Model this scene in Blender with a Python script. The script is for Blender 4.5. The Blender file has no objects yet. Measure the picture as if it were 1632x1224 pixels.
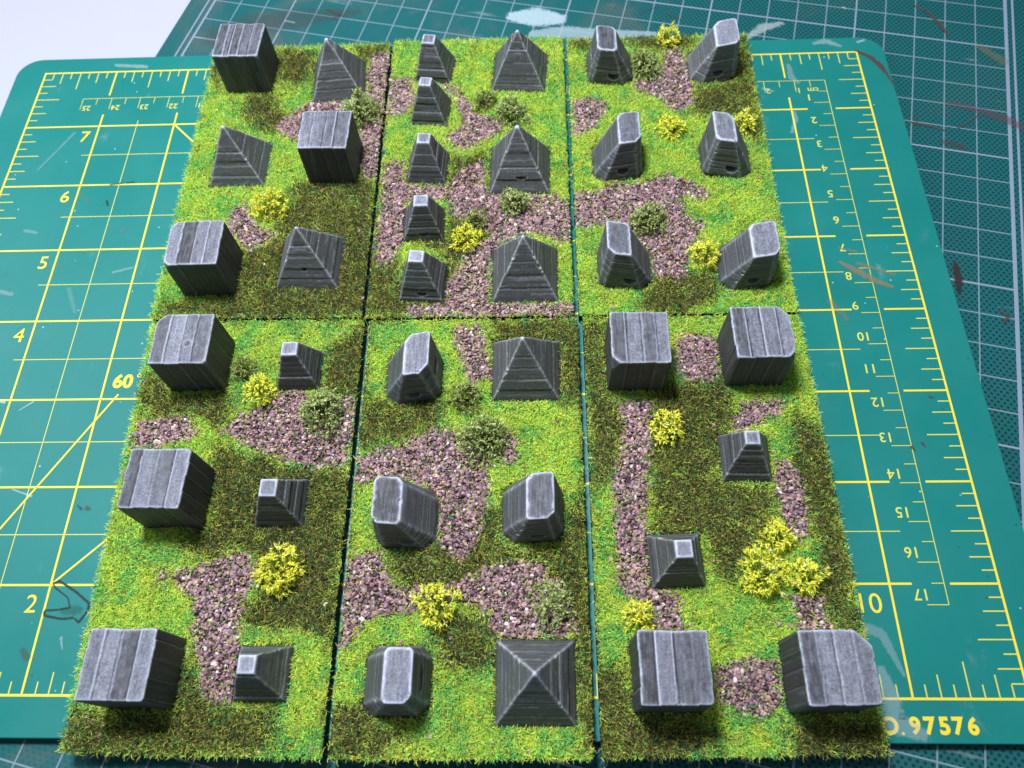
import bpy, math
import numpy as np

# ------------------------------------------------------------------ camera, light, exposure
MM = 0.001
scene = bpy.context.scene
COL = scene.collection
cam_d = bpy.data.cameras.new('camera')
cam = bpy.data.objects.new('camera', cam_d); COL.objects.link(cam)
cam.location = (172.449*MM, -16.977*MM, 191.501*MM)
cam.rotation_euler = (0.4665036, 0.0392609, 0.0072164)
cam_d.sensor_width = 36; cam_d.lens = 1257.716/1632*36
cam_d.clip_start = 0.005; cam_d.clip_end = 20
cam_d.dof.use_dof = True; cam_d.dof.focus_distance = 0.205; cam_d.dof.aperture_fstop = 22
scene.camera = cam

world = bpy.data.worlds.new('World'); scene.world = world; world.use_nodes = True
bg = world.node_tree.nodes['Background']
bg.inputs[0].default_value = (0.80, 0.90, 1.0, 1); bg.inputs[1].default_value = 0.225

def area(name, loc, target, size, power, color):
    d = bpy.data.lights.new(name, 'AREA'); d.shape = 'DISK'; d.size = size*MM; d.energy = power; d.color = color
    o = bpy.data.objects.new(name, d); COL.objects.link(o)
    L = np.array(loc, float); T = np.array(target, float); v = (T-L)/np.linalg.norm(T-L)
    from mathutils import Vector
    o.location = tuple(L*MM); o.rotation_euler = Vector(v).to_track_quat('-Z', 'Y').to_euler()
    return o
area('desk_lamp_light', (70, 200, 480), (150, 90, 0), 100, 4.1, (0.97, 0.98, 1.0))
area('left_fill_light', (-330, 260, 330), (60, 110, 0), 260, 1.15, (0.80, 0.88, 1.0))  # added soft source, unseen: gives the left mat sheen and brightens left-facing sides

scene.view_settings.view_transform = 'Standard'; scene.view_settings.look = 'None'
scene.view_settings.exposure = 0.0; scene.view_settings.gamma = 1.0
scene.view_settings.use_curve_mapping = False

rng = np.random.default_rng(7)

GRAVEL = [[(115.5, 203.5), (122.3, 205.8), (122.8, 192.4), (123.1, 176.4), (122.7, 167.2), (122.7, 156.9), (122.3, 148.3), (116.9, 149.9), (114.4, 170.5), (106.3, 176.9), (95.0, 165.1), (89.4, 168.3), (87.1, 172.5), (91.1, 177.4), (95.2, 181.2), (100.9, 183.4), (106.8, 183.2), (115.0, 182.9), (114.9, 193.5)], [(78.8, 139.0), (83.0, 140.9), (84.8, 135.3), (88.3, 131.7), (93.6, 128.0), (91.2, 125.1), (85.7, 123.6), (78.3, 128.4), (77.7, 134.3)], [(122.9, 192.4), (130.3, 192.4), (131.4, 184.6), (129.9, 176.3), (123.8, 175.1)], [(139.2, 189.7), (143.4, 188.8), (149.4, 181.8), (151.9, 176.2), (161.1, 171.3), (160.6, 167.5), (156.2, 164.0), (147.9, 159.8), (143.9, 162.1), (143.2, 165.8), (148.1, 171.0), (146.0, 181.9)], [(123.8, 155.8), (130.2, 156.3), (130.9, 147.0), (143.9, 145.7), (150.0, 154.0), (155.2, 155.6), (156.3, 142.9), (176.1, 141.4), (181.7, 139.3), (181.7, 124.0), (178.2, 123.6), (175.8, 125.5), (169.4, 127.0), (161.1, 123.5), (158.5, 119.1), (157.9, 103.2), (177.2, 102.9), (182.0, 103.2), (182.0, 98.5), (133.3, 98.9), (134.9, 102.0), (144.6, 103.5), (146.2, 111.3), (149.4, 116.7), (151.0, 122.2), (157.4, 126.6), (151.6, 132.5), (145.6, 133.8), (144.1, 141.0), (132.3, 140.6), (132.2, 128.3), (131.6, 123.7), (129.7, 118.2), (124.8, 116.1), (123.5, 123.9), (123.9, 140.3)], [(214.0, 201.4), (220.0, 203.3), (220.7, 197.8), (222.8, 185.5), (222.4, 178.5), (219.8, 174.7), (213.7, 175.7), (211.7, 179.6), (204.1, 183.8), (203.2, 187.8), (210.8, 190.0), (212.9, 194.8)], [(183.0, 179.8), (189.1, 181.6), (193.9, 179.5), (193.3, 172.5), (189.7, 168.1), (182.9, 164.6)], [(182.3, 142.6), (188.7, 142.4), (193.1, 145.7), (202.7, 145.5), (206.6, 147.4), (211.5, 148.7), (217.6, 145.8), (222.1, 142.9), (223.3, 139.5), (220.1, 138.2), (215.0, 140.4), (215.5, 133.7), (220.7, 129.3), (218.8, 125.5), (214.7, 119.3), (214.4, 111.4), (211.3, 110.2), (204.4, 111.0), (204.0, 118.9), (202.2, 122.1), (198.9, 126.0), (193.4, 130.0), (186.1, 128.9), (182.4, 128.3)], [(64.2, 67.3), (70.5, 69.3), (78.2, 69.2), (82.4, 64.6), (80.4, 62.6), (76.9, 61.4), (71.5, 60.2), (64.9, 60.0)], [(88.4, 64.9), (90.3, 68.5), (95.1, 70.3), (101.1, 75.8), (106.9, 76.7), (111.6, 72.9), (122.6, 74.2), (123.8, 61.9), (121.1, 54.7), (113.9, 54.2), (107.2, 56.0), (96.8, 59.5), (92.4, 61.3)], [(98.6, 33.2), (101.8, 30.1), (102.9, 24.8), (101.2, 20.4), (101.2, 13.2), (102.4, 10.4), (103.2, -1.1), (98.7, -2.0), (95.5, -0.4), (91.3, 10.4), (89.2, 17.5), (87.6, 21.9), (84.9, 24.1), (81.9, 27.5), (87.8, 28.6), (93.6, 30.9)], [(77.9, 27.9), (80.9, 28.6), (81.9, 26.0), (79.2, 25.6)], [(147.9, 95.6), (156.3, 95.9), (157.8, 87.5), (159.2, 79.8), (153.3, 77.6), (150.5, 85.6), (148.1, 90.6)], [(123.6, 57.6), (129.6, 59.3), (136.0, 61.0), (143.9, 65.3), (148.8, 64.9), (153.0, 61.7), (158.8, 56.4), (158.9, 49.7), (156.9, 38.4), (155.5, 32.2), (151.8, 30.7), (147.1, 33.8), (145.7, 46.5), (139.9, 50.7), (130.3, 51.2), (128.8, 49.9), (124.0, 49.6)], [(161.9, 66.0), (165.5, 62.4), (165.5, 54.7), (161.2, 55.6)], [(124.3, 31.2), (132.8, 32.4), (134.3, 29.0), (136.4, 24.4), (142.3, 23.9), (143.7, 18.2), (136.9, 17.4), (132.8, 16.8), (129.7, 14.6), (127.6, 10.3), (125.1, 9.5), (124.6, 24.0)], [(143.5, 18.6), (142.3, 23.9), (149.0, 24.8), (157.3, 27.7), (163.6, 30.2), (171.7, 29.8), (173.3, 26.8), (177.0, 23.9), (179.7, 15.8), (177.2, 12.7), (162.6, 12.3), (159.3, 12.7), (159.2, 18.6), (152.5, 20.6)], [(208.6, 91.6), (214.6, 92.9), (220.3, 90.5), (219.8, 79.0), (214.8, 77.6), (207.5, 79.2)], [(193.0, 72.0), (201.3, 72.8), (199.4, 57.8), (197.0, 35.1), (197.8, 24.7), (200.5, 22.5), (204.1, 21.7), (203.8, 14.0), (197.0, 14.0), (197.3, 18.2), (189.7, 23.9), (189.6, 36.7), (189.5, 49.5), (192.4, 59.6)], [(223.1, 71.6), (235.3, 72.9), (233.8, 67.9), (226.2, 64.5), (221.2, 62.8), (220.8, 66.3)], [(231.3, 55.8), (235.0, 55.0), (236.5, 49.2), (236.0, 36.5), (231.5, 34.3), (230.0, 41.2), (229.6, 49.2)], [(229.1, 22.4), (236.5, 21.7), (238.0, 14.0), (230.8, 13.0), (229.7, 16.8)], [(210.4, 6.5), (216.2, 8.1), (224.5, 7.9), (225.1, -1.9), (218.6, -4.7), (210.3, -0.7)]]
DARK = [[(82.1, 207.7), (96.8, 207.1), (96.5, 197.5), (93.1, 190.2), (86.5, 191.9), (82.2, 199.5)], [(75.7, 186.5), (82.8, 188.3), (86.9, 181.9), (90.8, 173.4), (87.8, 168.1), (81.2, 171.0), (75.2, 176.7)], [(96.4, 149.7), (122.0, 149.0), (124.8, 99.0), (62.5, 99.5), (64.2, 106.4), (71.4, 105.2), (84.1, 105.4), (84.0, 122.5), (92.0, 125.8), (93.3, 136.3), (97.5, 141.0)], [(108.2, 209.1), (121.2, 208.6), (120.7, 201.9), (112.1, 202.3)], [(61.0, 197.3), (61.3, 207.9), (66.1, 201.6), (65.6, 186.9)], [(143.9, 158.5), (148.9, 157.1), (155.7, 160.7), (155.9, 151.8), (149.3, 147.0), (143.9, 147.1)], [(124.3, 115.0), (130.3, 120.4), (133.8, 104.1), (133.4, 97.9), (124.2, 98.0)], [(132.3, 126.0), (144.8, 125.7), (146.0, 133.8), (152.5, 134.8), (158.3, 130.0), (155.6, 125.5), (150.2, 120.0), (145.5, 110.2), (144.0, 120.1)], [(129.7, 100.0), (134.7, 104.5), (144.7, 104.3), (143.9, 99.7)], [(239.0, 209.8), (243.4, 209.6), (242.3, 189.6), (242.0, 174.0), (241.8, 160.6), (237.6, 161.5), (233.5, 172.7), (221.7, 171.6), (222.8, 185.5), (235.1, 186.7), (239.0, 195.5)], [(182.3, 207.8), (190.1, 208.7), (189.9, 203.2), (183.4, 202.6)], [(199.1, 209.7), (212.8, 209.1), (225.9, 209.4), (223.0, 203.6), (219.3, 201.2), (203.1, 205.2)], [(203.9, 111.0), (216.6, 113.7), (223.8, 111.2), (222.4, 107.0), (217.8, 100.7), (207.9, 98.6), (199.8, 100.4), (201.1, 105.7), (203.7, 108.0)], [(63.9, 81.0), (67.8, 82.9), (72.0, 75.2), (87.5, 75.0), (89.3, 69.5), (86.9, 64.1), (81.7, 69.5), (65.1, 69.4), (63.5, 73.4)], [(86.5, 61.4), (96.9, 58.7), (107.3, 55.1), (123.6, 54.2), (123.9, 38.6), (124.7, 10.4), (118.9, 12.5), (114.3, 14.6), (102.4, 14.6), (100.7, 20.4), (104.3, 21.8), (103.1, 29.3), (98.5, 34.0), (90.5, 30.9), (85.5, 32.4), (81.8, 35.6), (90.5, 39.5), (87.4, 51.9)], [(112.9, 91.1), (124.7, 96.4), (124.6, 88.0), (124.3, 72.7), (115.0, 72.8), (112.1, 75.7), (113.9, 82.3)], [(64.9, -3.2), (72.6, -3.8), (88.6, -5.0), (89.1, -0.5), (89.8, 10.4), (95.5, -0.4), (98.8, -2.4), (106.6, -2.4), (112.3, -3.0), (112.1, -11.3), (73.5, -13.4), (65.5, -12.2)], [(122.9, -3.0), (131.9, -1.0), (138.0, -7.4), (143.6, -8.0), (135.8, -13.6), (124.2, -13.6)], [(124.3, 72.7), (145.1, 73.4), (147.0, 68.8), (143.9, 65.3), (135.9, 61.8), (125.5, 59.3), (123.5, 63.7)], [(158.0, 97.9), (183.0, 97.4), (182.7, 72.1), (177.1, 71.2), (176.6, 90.1), (158.1, 90.4)], [(131.9, 32.3), (147.1, 33.8), (156.1, 38.4), (160.6, 46.4), (162.3, 33.7), (175.9, 32.2), (177.6, 42.3), (184.1, 50.4), (183.4, 12.6), (179.1, 12.6), (173.0, 21.8), (172.1, 29.9), (154.9, 28.4), (152.8, 24.0), (140.1, 23.3), (135.2, 29.2)], [(145.1, 14.6), (147.8, 18.2), (160.3, 16.8), (161.2, 5.1), (148.4, 6.4), (146.7, 11.8)], [(179.1, 14.7), (183.9, 14.0), (184.4, -12.0), (180.4, -11.5), (179.9, -5.3)], [(183.5, 96.0), (190.6, 96.9), (189.1, 75.7), (192.2, 72.0), (192.5, 61.3), (189.5, 49.5), (183.2, 47.9)], [(201.6, 77.4), (221.4, 78.0), (221.5, 71.6), (220.4, 62.8), (215.5, 54.3), (216.5, 49.3), (228.8, 49.2), (229.1, 35.0), (222.2, 33.5), (216.5, 23.2), (210.7, 36.6), (198.6, 36.7), (199.4, 57.8)], [(236.7, 68.8), (243.6, 64.3), (245.0, 44.3), (243.0, 20.3), (244.7, 12.6), (238.0, 14.0), (236.5, 21.7), (237.2, 35.0), (236.2, 49.2), (234.7, 55.8)], [(184.6, 7.8), (190.9, 6.5), (190.9, -3.9), (205.1, -5.1), (210.1, -8.8), (207.0, -12.5), (183.7, -12.7)], [(224.6, -5.0), (246.2, -3.7), (245.0, -12.9), (225.4, -13.0)]]
TUFTS = {'Y1': (90.4, 137.9, 5.0, 'y'), 'Y2': (151.2, 124.1, 4.2, 'y'), 'Y3': (215.9, 206.7, 3.7, 'y'), 'Y4': (214.0, 166.4, 4.3, 'y'), 'Y5': (236.4, 167.6, 3.8, 'y'), 'Y6': (219.0, 117.1, 4.2, 'y'), 'Y7': (97.1, 75.6, 4.1, 'y'), 'Y8': (204.3, 63.9, 4.3, 'y'), 'Y9': (109.5, 27.5, 5.7, 'y'), 'Y10': (147.6, 19.6, 4.7, 'y'), 'Y11': (194.1, 17.0, 3.5, 'y'), 'Y12': (227.8, 34.9, 4.1, 'y'), 'Y13': (222.6, 26.4, 5.4, 'y'), 'Y14': (232.7, 25.8, 4.3, 'y'), 'S1': (114.0, 176.4, 6.5, 'g'), 'S2': (154.5, 179.7, 3.6, 'g'), 'S3': (163.4, 174.0, 5.6, 'g'), 'S4': (164.8, 137.9, 4.5, 'g'), 'S5': (203.7, 130.2, 5.3, 'g'), 'S6': (207.7, 193.4, 5.3, 'g'), 'S7': (114.4, 69.5, 6.1, 'g'), 'S8': (152.4, 73.0, 4.4, 'g'), 'S9': (157.6, 61.1, 6.1, 'g'), 'S10': (174.4, 19.5, 4.9, 'w'), 'S11': (91.9, 82.8, 3.4, 'g'), 'S12': (153.2, 131.2, 3.7, 'g')}
STAINS = [('U', [(279.0, 204.1), (283.2, 200.9), (286.0, 196.7), (287.5, 192.0), (288.4, 187.4)], [0.62, 1.85, 2.04, 1.01, 0.4], 'brown', 0.85), ('U', [(265.8, 207.6), (270.0, 208.7), (274.7, 206.1)], [1.26, 2.93, 1.25], 'white', 0.45), ('U', [(280.5, 207.7), (283.2, 208.8)], [1.25, 0.83], 'white', 0.7), ('U', [(255.9, 197.8), (256.2, 191.7), (258.0, 189.6)], [1.65, 2.86, 1.22], 'white', 0.35), ('U', [(254.8, 176.8), (254.7, 173.5), (252.6, 167.7)], [1.0, 1.78, 1.18], 'white', 0.4), ('U', [(246.0, 187.2), (249.3, 185.9)], [1.63, 0.81], 'white', 0.5), ('U', [(258.7, 117.7), (262.9, 114.5), (267.6, 111.0), (271.9, 108.8)], [1.07, 2.47, 2.1, 1.39], 'tan', 0.6), ('U', [(259.1, 122.8), (264.2, 121.1)], [0.9, 0.89], 'tan', 0.4), ('U', [(263.4, 117.1), (273.3, 113.0)], [1.42, 0.88], 'tan', 0.4), ('U', [(246.1, 15.4), (249.9, 14.0), (253.0, 5.1)], [2.29, 2.27, 0.83], 'pale', 0.45), ('U', [(248.3, 5.8), (249.3, 0.5), (248.9, -4.7), (254.4, -7.4)], [1.95, 3.57, 4.88, 2.69], 'pale', 0.55), ('U', [(253.6, 104.5), (257.3, 98.2)], [2.08, 1.71], 'tan', 0.25), ('U', [(266.6, 60.2), (267.3, 59.2)], [1.26, 0.63], 'brown', 0.7), ('U', [(269.4, 61.4), (270.2, 60.2)], [0.79, 0.47], 'brown', 0.7), ('U', [(274.2, 74.4), (275.4, 74.0)], [0.81, 0.48], 'brown', 0.7), ('U', [(28.7, 72.9), (32.3, 75.7)], [0.35, 0.53], 'white', 0.8), ('U', [(22.5, 75.8), (24.0, 75.4)], [0.89, 0.89], 'white', 0.9), ('U', [(33.7, 50.2), (39.7, 48.2)], [0.34, 0.67], 'white', 0.7), ('U', [(9.5, 159.0), (17.8, 175.0)], [0.63, 1.08], 'white', 0.25), ('U', [(44.2, 118.3), (50.0, 120.0)], [1.16, 0.77], 'white', 0.35), ('U', [(32.2, 112.9), (36.4, 104.1)], [1.53, 1.13], 'white', 0.15), ('U', [(11.3, 112.2), (15.5, 111.0)], [1.54, 1.54], 'white', 0.35), ('U', [(12.4, 134.6), (16.7, 133.6)], [1.41, 0.8], 'white', 0.3), ('U', [(35.0, 152.3), (43.0, 153.3)], [0.62, 0.41], 'black', 0.7), ('U', [(26.3, 148.7), (30.0, 145.5)], [0.41, 0.61], 'red', 0.6), ('U', [(43.5, 133.4), (44.3, 134.6)], [0.99, 0.8], 'red', 0.5), ('U', [(26.4, 121.6), (28.3, 120.2)], [0.98, 0.58], 'red', 0.4), ('U', [(54.7, 45.4), (55.7, 44.7)], [1.49, 1.16], 'brown', 0.5), ('U', [(52.3, 45.9), (53.6, 44.7)], [0.66, 0.66], 'black', 0.5), ('U', [(48.0, 10.2), (50.1, 8.1)], [1.53, 2.13], 'brown', 0.3), ('U', [(24.3, 206.2), (35.7, 205.1)], [1.81, 1.8], 'white', 0.5), ('U', [(35.6, 145.9), (36.5, 143.9)], [0.81, 0.61], 'black', 0.7), ('U', [(56.8, 13.1), (57.9, 10.2)], [0.77, 0.3], 'white', 0.5), ('U', [(51.3, 25.8), (52.8, 26.4), (57.4, 23.9), (61.7, 20.9), (61.6, 19.0), (60.1, 16.4), (58.7, 17.6)], [0.4, 0.63, 0.63, 0.62, 0.47, 0.62, 0.47], 'black', 0.9), ('U', [(58.7, 17.6), (55.7, 17.3), (51.1, 18.1), (51.1, 19.3), (54.6, 19.5), (57.1, 20.0), (55.9, 22.4), (52.1, 24.8), (51.3, 25.8)], [0.62, 0.62, 0.62, 0.47, 0.47, 0.47, 0.31, 0.47, 0.32], 'black', 0.8), ('U', [(55.5, 19.0), (58.2, 19.4), (59.8, 19.4)], [1.56, 2.8, 2.18], 'black', 0.25), ('L', [(162.8, 228.9), (169.6, 231.2), (176.4, 228.3), (179.2, 223.6)], [2.27, 6.8, 7.65, 3.57], 'pale', 0.9), ('L', [(170.7, 219.8), (181.8, 220.3), (195.0, 218.8), (212.6, 218.1)], [3.56, 5.77, 4.85, 2.19], 'pale', 0.6), ('L', [(244.9, 214.5), (251.0, 219.7), (257.8, 221.6)], [1.72, 4.76, 2.17], 'white', 0.7), ('L', [(305.0, 229.3), (309.4, 224.6), (312.2, 218.1), (313.4, 212.4)], [0.43, 1.28, 1.48, 0.63], 'brown', 0.8), ('L', [(305.8, 181.8), (312.2, 179.6), (321.8, 174.4), (326.9, 170.2)], [1.59, 3.17, 3.91, 3.87], 'purple', 0.75), ('L', [(292.0, 174.0), (296.6, 172.5), (302.9, 169.6)], [0.59, 0.98, 0.59], 'brown', 0.7), ('L', [(306.1, 170.8), (310.7, 173.4), (313.9, 176.0)], [0.59, 0.98, 0.59], 'brown', 0.6), ('L', [(294.6, 176.6), (293.8, 171.2)], [0.6, 0.59], 'brown', 0.6), ('L', [(293.0, 118.7), (292.6, 113.2), (291.6, 108.3)], [1.43, 2.47, 1.05], 'dark', 0.85), ('L', [(300.9, 102.4), (303.3, 100.3), (301.2, 98.3)], [0.52, 1.2, 0.68], 'brown', 0.7), ('L', [(54.8, 222.8), (67.7, 228.9), (85.9, 231.5), (104.1, 234.0)], [11.61, 14.0, 11.65, 4.66], 'brown', 0.22), ('L', [(94.6, 236.1), (100.8, 232.5), (97.5, 231.0)], [0.94, 1.86, 0.93], 'brown', 0.35), ('L', [(300.0, 165.7), (306.1, 162.9)], [2.72, 3.08], 'brown', 0.35), ('L', [(322.3, 207.5), (328.6, 199.7)], [3.31, 4.08], 'tan', 0.25), ('L', [(80.2, 230.4), (83.8, 229.2)], [1.17, 0.93], 'white', 0.4), ('L', [(208.9, 228.9), (214.7, 232.0)], [1.12, 0.67], 'brown', 0.3), ('L', [(218.3, 228.5), (223.1, 225.0)], [0.89, 0.88], 'brown', 0.4), ('L', [(280.3, 229.1), (281.4, 228.1)], [0.65, 0.65], 'white', 0.8)]


# ------------------------------------------------------------------ noise helpers
def _h(ix, iy, iz, s):
    n = (ix*374761393 + iy*668265263 + iz*2147483647 + s*974634777) & 0xffffffff
    n = ((n ^ (n >> 13))*1274126177) & 0xffffffff
    n = n ^ (n >> 16)
    return (n & 0xffff)/65535.0
def noise(x, y, z=None, seed=0):
    """value noise -1..1"""
    x = np.asarray(x, float); y = np.asarray(y, float)
    z = np.zeros_like(x) if z is None else np.asarray(z, float)+np.zeros_like(x)
    X, Y, Z = np.floor(x), np.floor(y), np.floor(z)
    fx, fy, fz = x-X, y-Y, z-Z
    fx, fy, fz = [f*f*(3-2*f) for f in (fx, fy, fz)]
    X, Y, Z = X.astype(np.int64), Y.astype(np.int64), Z.astype(np.int64)
    r = 0
    for i in (0, 1):
        for j in (0, 1):
            for k in (0, 1):
                w = (fx if i else 1-fx)*(fy if j else 1-fy)*(fz if k else 1-fz)
                r = r+w*_h(X+i, Y+j, Z+k, seed)
    return r*2-1
def fbm(x, y, z=None, seed=0, o=3):
    r = 0; a = 1; t = 0
    for i in range(o):
        r = r+a*noise(x*2**i, y*2**i, None if z is None else z*2**i, seed+i*17); t += a; a *= .5
    return r/t

# ------------------------------------------------------------------ object helpers
def add_mesh(name, V, F, mat, parent=None, colors=None, smooth=True, mats=None, midx=None):
    """V in mm; F array (n,k) or list of faces"""
    me = bpy.data.meshes.new(name)
    V = np.asarray(V, np.float32)*MM
    if isinstance(F, np.ndarray):
        n, k = F.shape
        me.vertices.add(len(V)); me.vertices.foreach_set('co', V.ravel())
        me.loops.add(n*k); me.loops.foreach_set('vertex_index', F.astype(np.int32).ravel())
        me.polygons.add(n)
        me.polygons.foreach_set('loop_start', np.arange(0, n*k, k, dtype=np.int32))
        me.polygons.foreach_set('loop_total', np.full(n, k, dtype=np.int32))
        me.update(calc_edges=True)
    else:
        me.from_pydata([tuple(map(float, v)) for v in V], [], F); me.update()
    me.polygons.foreach_set('use_smooth', np.full(len(me.polygons), smooth, dtype=bool))
    if colors is not None:
        ca = me.color_attributes.new('Col', 'FLOAT_COLOR', 'POINT')
        c = np.ones((len(V), 4), np.float32); colors = np.asarray(colors); c[:, :colors.shape[1]] = colors
        ca.data.foreach_set('color', c.ravel())
    me.materials.append(mat)
    o = bpy.data.objects.new(name, me); COL.objects.link(o)
    if parent is not None: o.parent = parent
    return o
def tag(o, label=None, cat=None, group=None, kind=None):
    if label: o['label'] = label
    if cat: o['category'] = cat
    if group: o['group'] = group
    if kind: o['kind'] = kind
    return o
def empty(name, loc=(0, 0, 0), rz=0):
    o = bpy.data.objects.new(name, None); COL.objects.link(o)
    o.empty_display_size = 0.005
    o.location = tuple(c*MM for c in loc); o.rotation_euler = (0, 0, rz); return o

# ------------------------------------------------------------------ materials
class NT:
    def __init__(s, name, rough=0.6, spec=0.5):
        s.m = bpy.data.materials.new(name); s.m.use_nodes = True
        s.t = s.m.node_tree; s.b = s.t.nodes['Principled BSDF']
        s.b.inputs['Roughness'].default_value = rough
        s.b.inputs['Specular IOR Level'].default_value = spec
        tc = s.t.nodes.new('ShaderNodeTexCoord')
        s.P = s.vm('SCALE', tc.outputs['Object'], scale=1000.0)      # object space in millimetres
    def lk(s, a, b): s.t.links.new(a, b)
    def n(s, ty, **kw):
        x = s.t.nodes.new(ty)
        for k, v in kw.items(): setattr(x, k, v)
        return x
    def setin(s, sock, v):
        if isinstance(v, bpy.types.NodeSocket): s.lk(v, sock)
        else: sock.default_value = v
    def vm(s, op, a, b=None, scale=None):
        x = s.n('ShaderNodeVectorMath', operation=op); s.setin(x.inputs[0], a)
        if b is not None: s.setin(x.inputs[1], b)
        if scale is not None: x.inputs['Scale'].default_value = scale
        return x.outputs['Vector'] if op not in ('LENGTH', 'DISTANCE') else x.outputs['Value']
    def ma(s, op, a, b=0.0, c=0.0, clamp=False):
        x = s.n('ShaderNodeMath', operation=op, use_clamp=clamp)
        s.setin(x.inputs[0], a); s.setin(x.inputs[1], b); s.setin(x.inputs[2], c); return x.outputs[0]
    def noise(s, scale, detail=3, rough=.55, vec=None, dist=0):
        x = s.n('ShaderNodeTexNoise'); s.lk(vec or s.P, x.inputs['Vector'])
        x.inputs['Scale'].default_value = scale; x.inputs['Detail'].default_value = detail
        x.inputs['Roughness'].default_value = rough; x.inputs['Distortion'].default_value = dist
        return x.outputs['Fac']
    def ss(s, x, a, b, lo=0.0, hi=1.0):
        r = s.n('ShaderNodeMapRange', interpolation_type='SMOOTHSTEP'); s.setin(r.inputs[0], x)
        r.inputs[1].default_value = a; r.inputs[2].default_value = b
        r.inputs[3].default_value = lo; r.inputs[4].default_value = hi; return r.outputs[0]
    def mix(s, f, a, b, bt='MIX'):
        x = s.n('ShaderNodeMix', data_type='RGBA', blend_type=bt)
        s.setin(x.inputs[0], f)
        for sock, v in ((x.inputs[6], a), (x.inputs[7], b)):
            if isinstance(v, tuple): v = v+(1,) if len(v) == 3 else v
            s.setin(sock, v)
        return x.outputs[2]
    def bump(s, h, strength, dist_mm):
        x = s.n('ShaderNodeBump'); s.lk(h, x.inputs['Height'])
        x.inputs['Strength'].default_value = strength; x.inputs['Distance'].default_value = dist_mm*MM
        s.lk(x.outputs[0], s.b.inputs['Normal'])
    def color(s, c): s.setin(s.b.inputs['Base Color'], c if isinstance(c, bpy.types.NodeSocket) else tuple(c)+(1,))
    def attr(s):
        x = s.n('ShaderNodeAttribute', attribute_name='Col'); return x

def mapped(T, sx, sy, sz=1, rot=0):
    m = T.n('ShaderNodeMapping'); T.lk(T.P, m.inputs['Vector'])
    m.inputs['Scale'].default_value = (sx, sy, sz); m.inputs['Rotation'].default_value = (0, 0, rot)
    return m.outputs[0]

# upper cutting mat : smooth teal vinyl with scuffs
T = NT('teal_vinyl', 0.42, 0.35)
base = T.mix(T.noise(0.02, 4), (0.002, 0.150, 0.140), (0.006, 0.195, 0.182))
scf = T.ss(T.noise(1.0, 5, .6, mapped(T, .10, .035, 1, .5)), .60, .78)
scf2 = T.ss(T.noise(.06, 4, .6, dist=1.5), .50, .72)
c1 = T.mix(T.ma('MULTIPLY', T.ma('MULTIPLY', scf, scf2), .45), base, (0.45, 0.55, 0.58))
spk = T.n('ShaderNodeTexVoronoi'); T.lk(T.P, spk.inputs['Vector']); spk.inputs['Scale'].default_value = .22
sp = T.ma('MULTIPLY', T.ss(spk.outputs['Distance'], .05, .085, 1, 0), T.ss(spk.outputs['Color'], .55, .6))
c2 = T.mix(T.ma('MULTIPLY', sp, .6), c1, (0.01, 0.05, 0.06))
spk = T.n('ShaderNodeTexVoronoi'); T.lk(T.vm('ADD', T.P, (13.0, 5.0, 0.0)), spk.inputs['Vector']); spk.inputs['Scale'].default_value = .16
sp = T.ma('MULTIPLY', T.ss(spk.outputs['Distance'], .03, .05, 1, 0), T.ss(spk.outputs['Color'], .35, .4))
c3 = T.mix(T.ma('MULTIPLY', sp, .7), c2, (0.45, 0.62, 0.66))
T.color(c3)
T.setin(T.b.inputs['Roughness'], T.ss(T.noise(.05, 3), .3, .7, .38, .52))
T.bump(T.noise(3.0, 2), .25, .05)
M_MAT = T.m

# lower cutting mat: darker, embossed with a hexagonal dot grain
T = NT('dotted_green_vinyl', 0.55, 0.22)
def lattice(off):
    v = T.vm('ADD', T.P, off)
    v = T.vm('MULTIPLY', v, (1/1.62, 1/2.2, 0.0))
    f = T.vm('FRACTION', v); f = T.vm('SUBTRACT', f, (.5, .5, 0.0))
    f = T.vm('MULTIPLY', f, (1.62, 2.2, 0.0))
    return T.vm('LENGTH', f)
d = T.ma('MINIMUM', lattice((200.0*1.62, 300*2.2, 0.0)), lattice((200.5*1.62, 300.5*2.2, 0.0)))
dots = T.ss(d, .30, .50, 1, 0)
sep = T.n('ShaderNodeSeparateXYZ'); T.lk(T.P, sep.inputs[0])
wornmask = T.ss(T.ma('ADD', sep.outputs[0], T.ma('MULTIPLY', T.noise(.03, 3), 60)), -110, -40, .22, 1)
base = T.mix(T.noise(.015, 4, .6), (0.003, 0.080, 0.092), (0.008, 0.120, 0.128))
dirt = T.ss(T.noise(.022, 5, .65, dist=.8), .50, .72)
dirtm = T.ma('MULTIPLY', dirt, T.ss(sep.outputs[0], -120, -10, .75, .15))
base = T.mix(dirtm, base, (0.09, 0.105, 0.10))
col = T.mix(T.ma('MULTIPLY', T.ma('MULTIPLY', dots, wornmask), .85), base, (0.001, 0.022, 0.028))
scr = T.ss(T.noise(1.0, 5, .6, mapped(T, .03, .16, 1, .3)), .64, .72)
col = T.mix(T.ma('MULTIPLY', scr, .25), col, (0.35, 0.45, 0.45))
T.color(col)
T.bump(T.ma('ADD', T.ma('MULTIPLY', dots, -1.0), T.noise(2, 2)), .4, .08)
M_LOW = T.m

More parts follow.
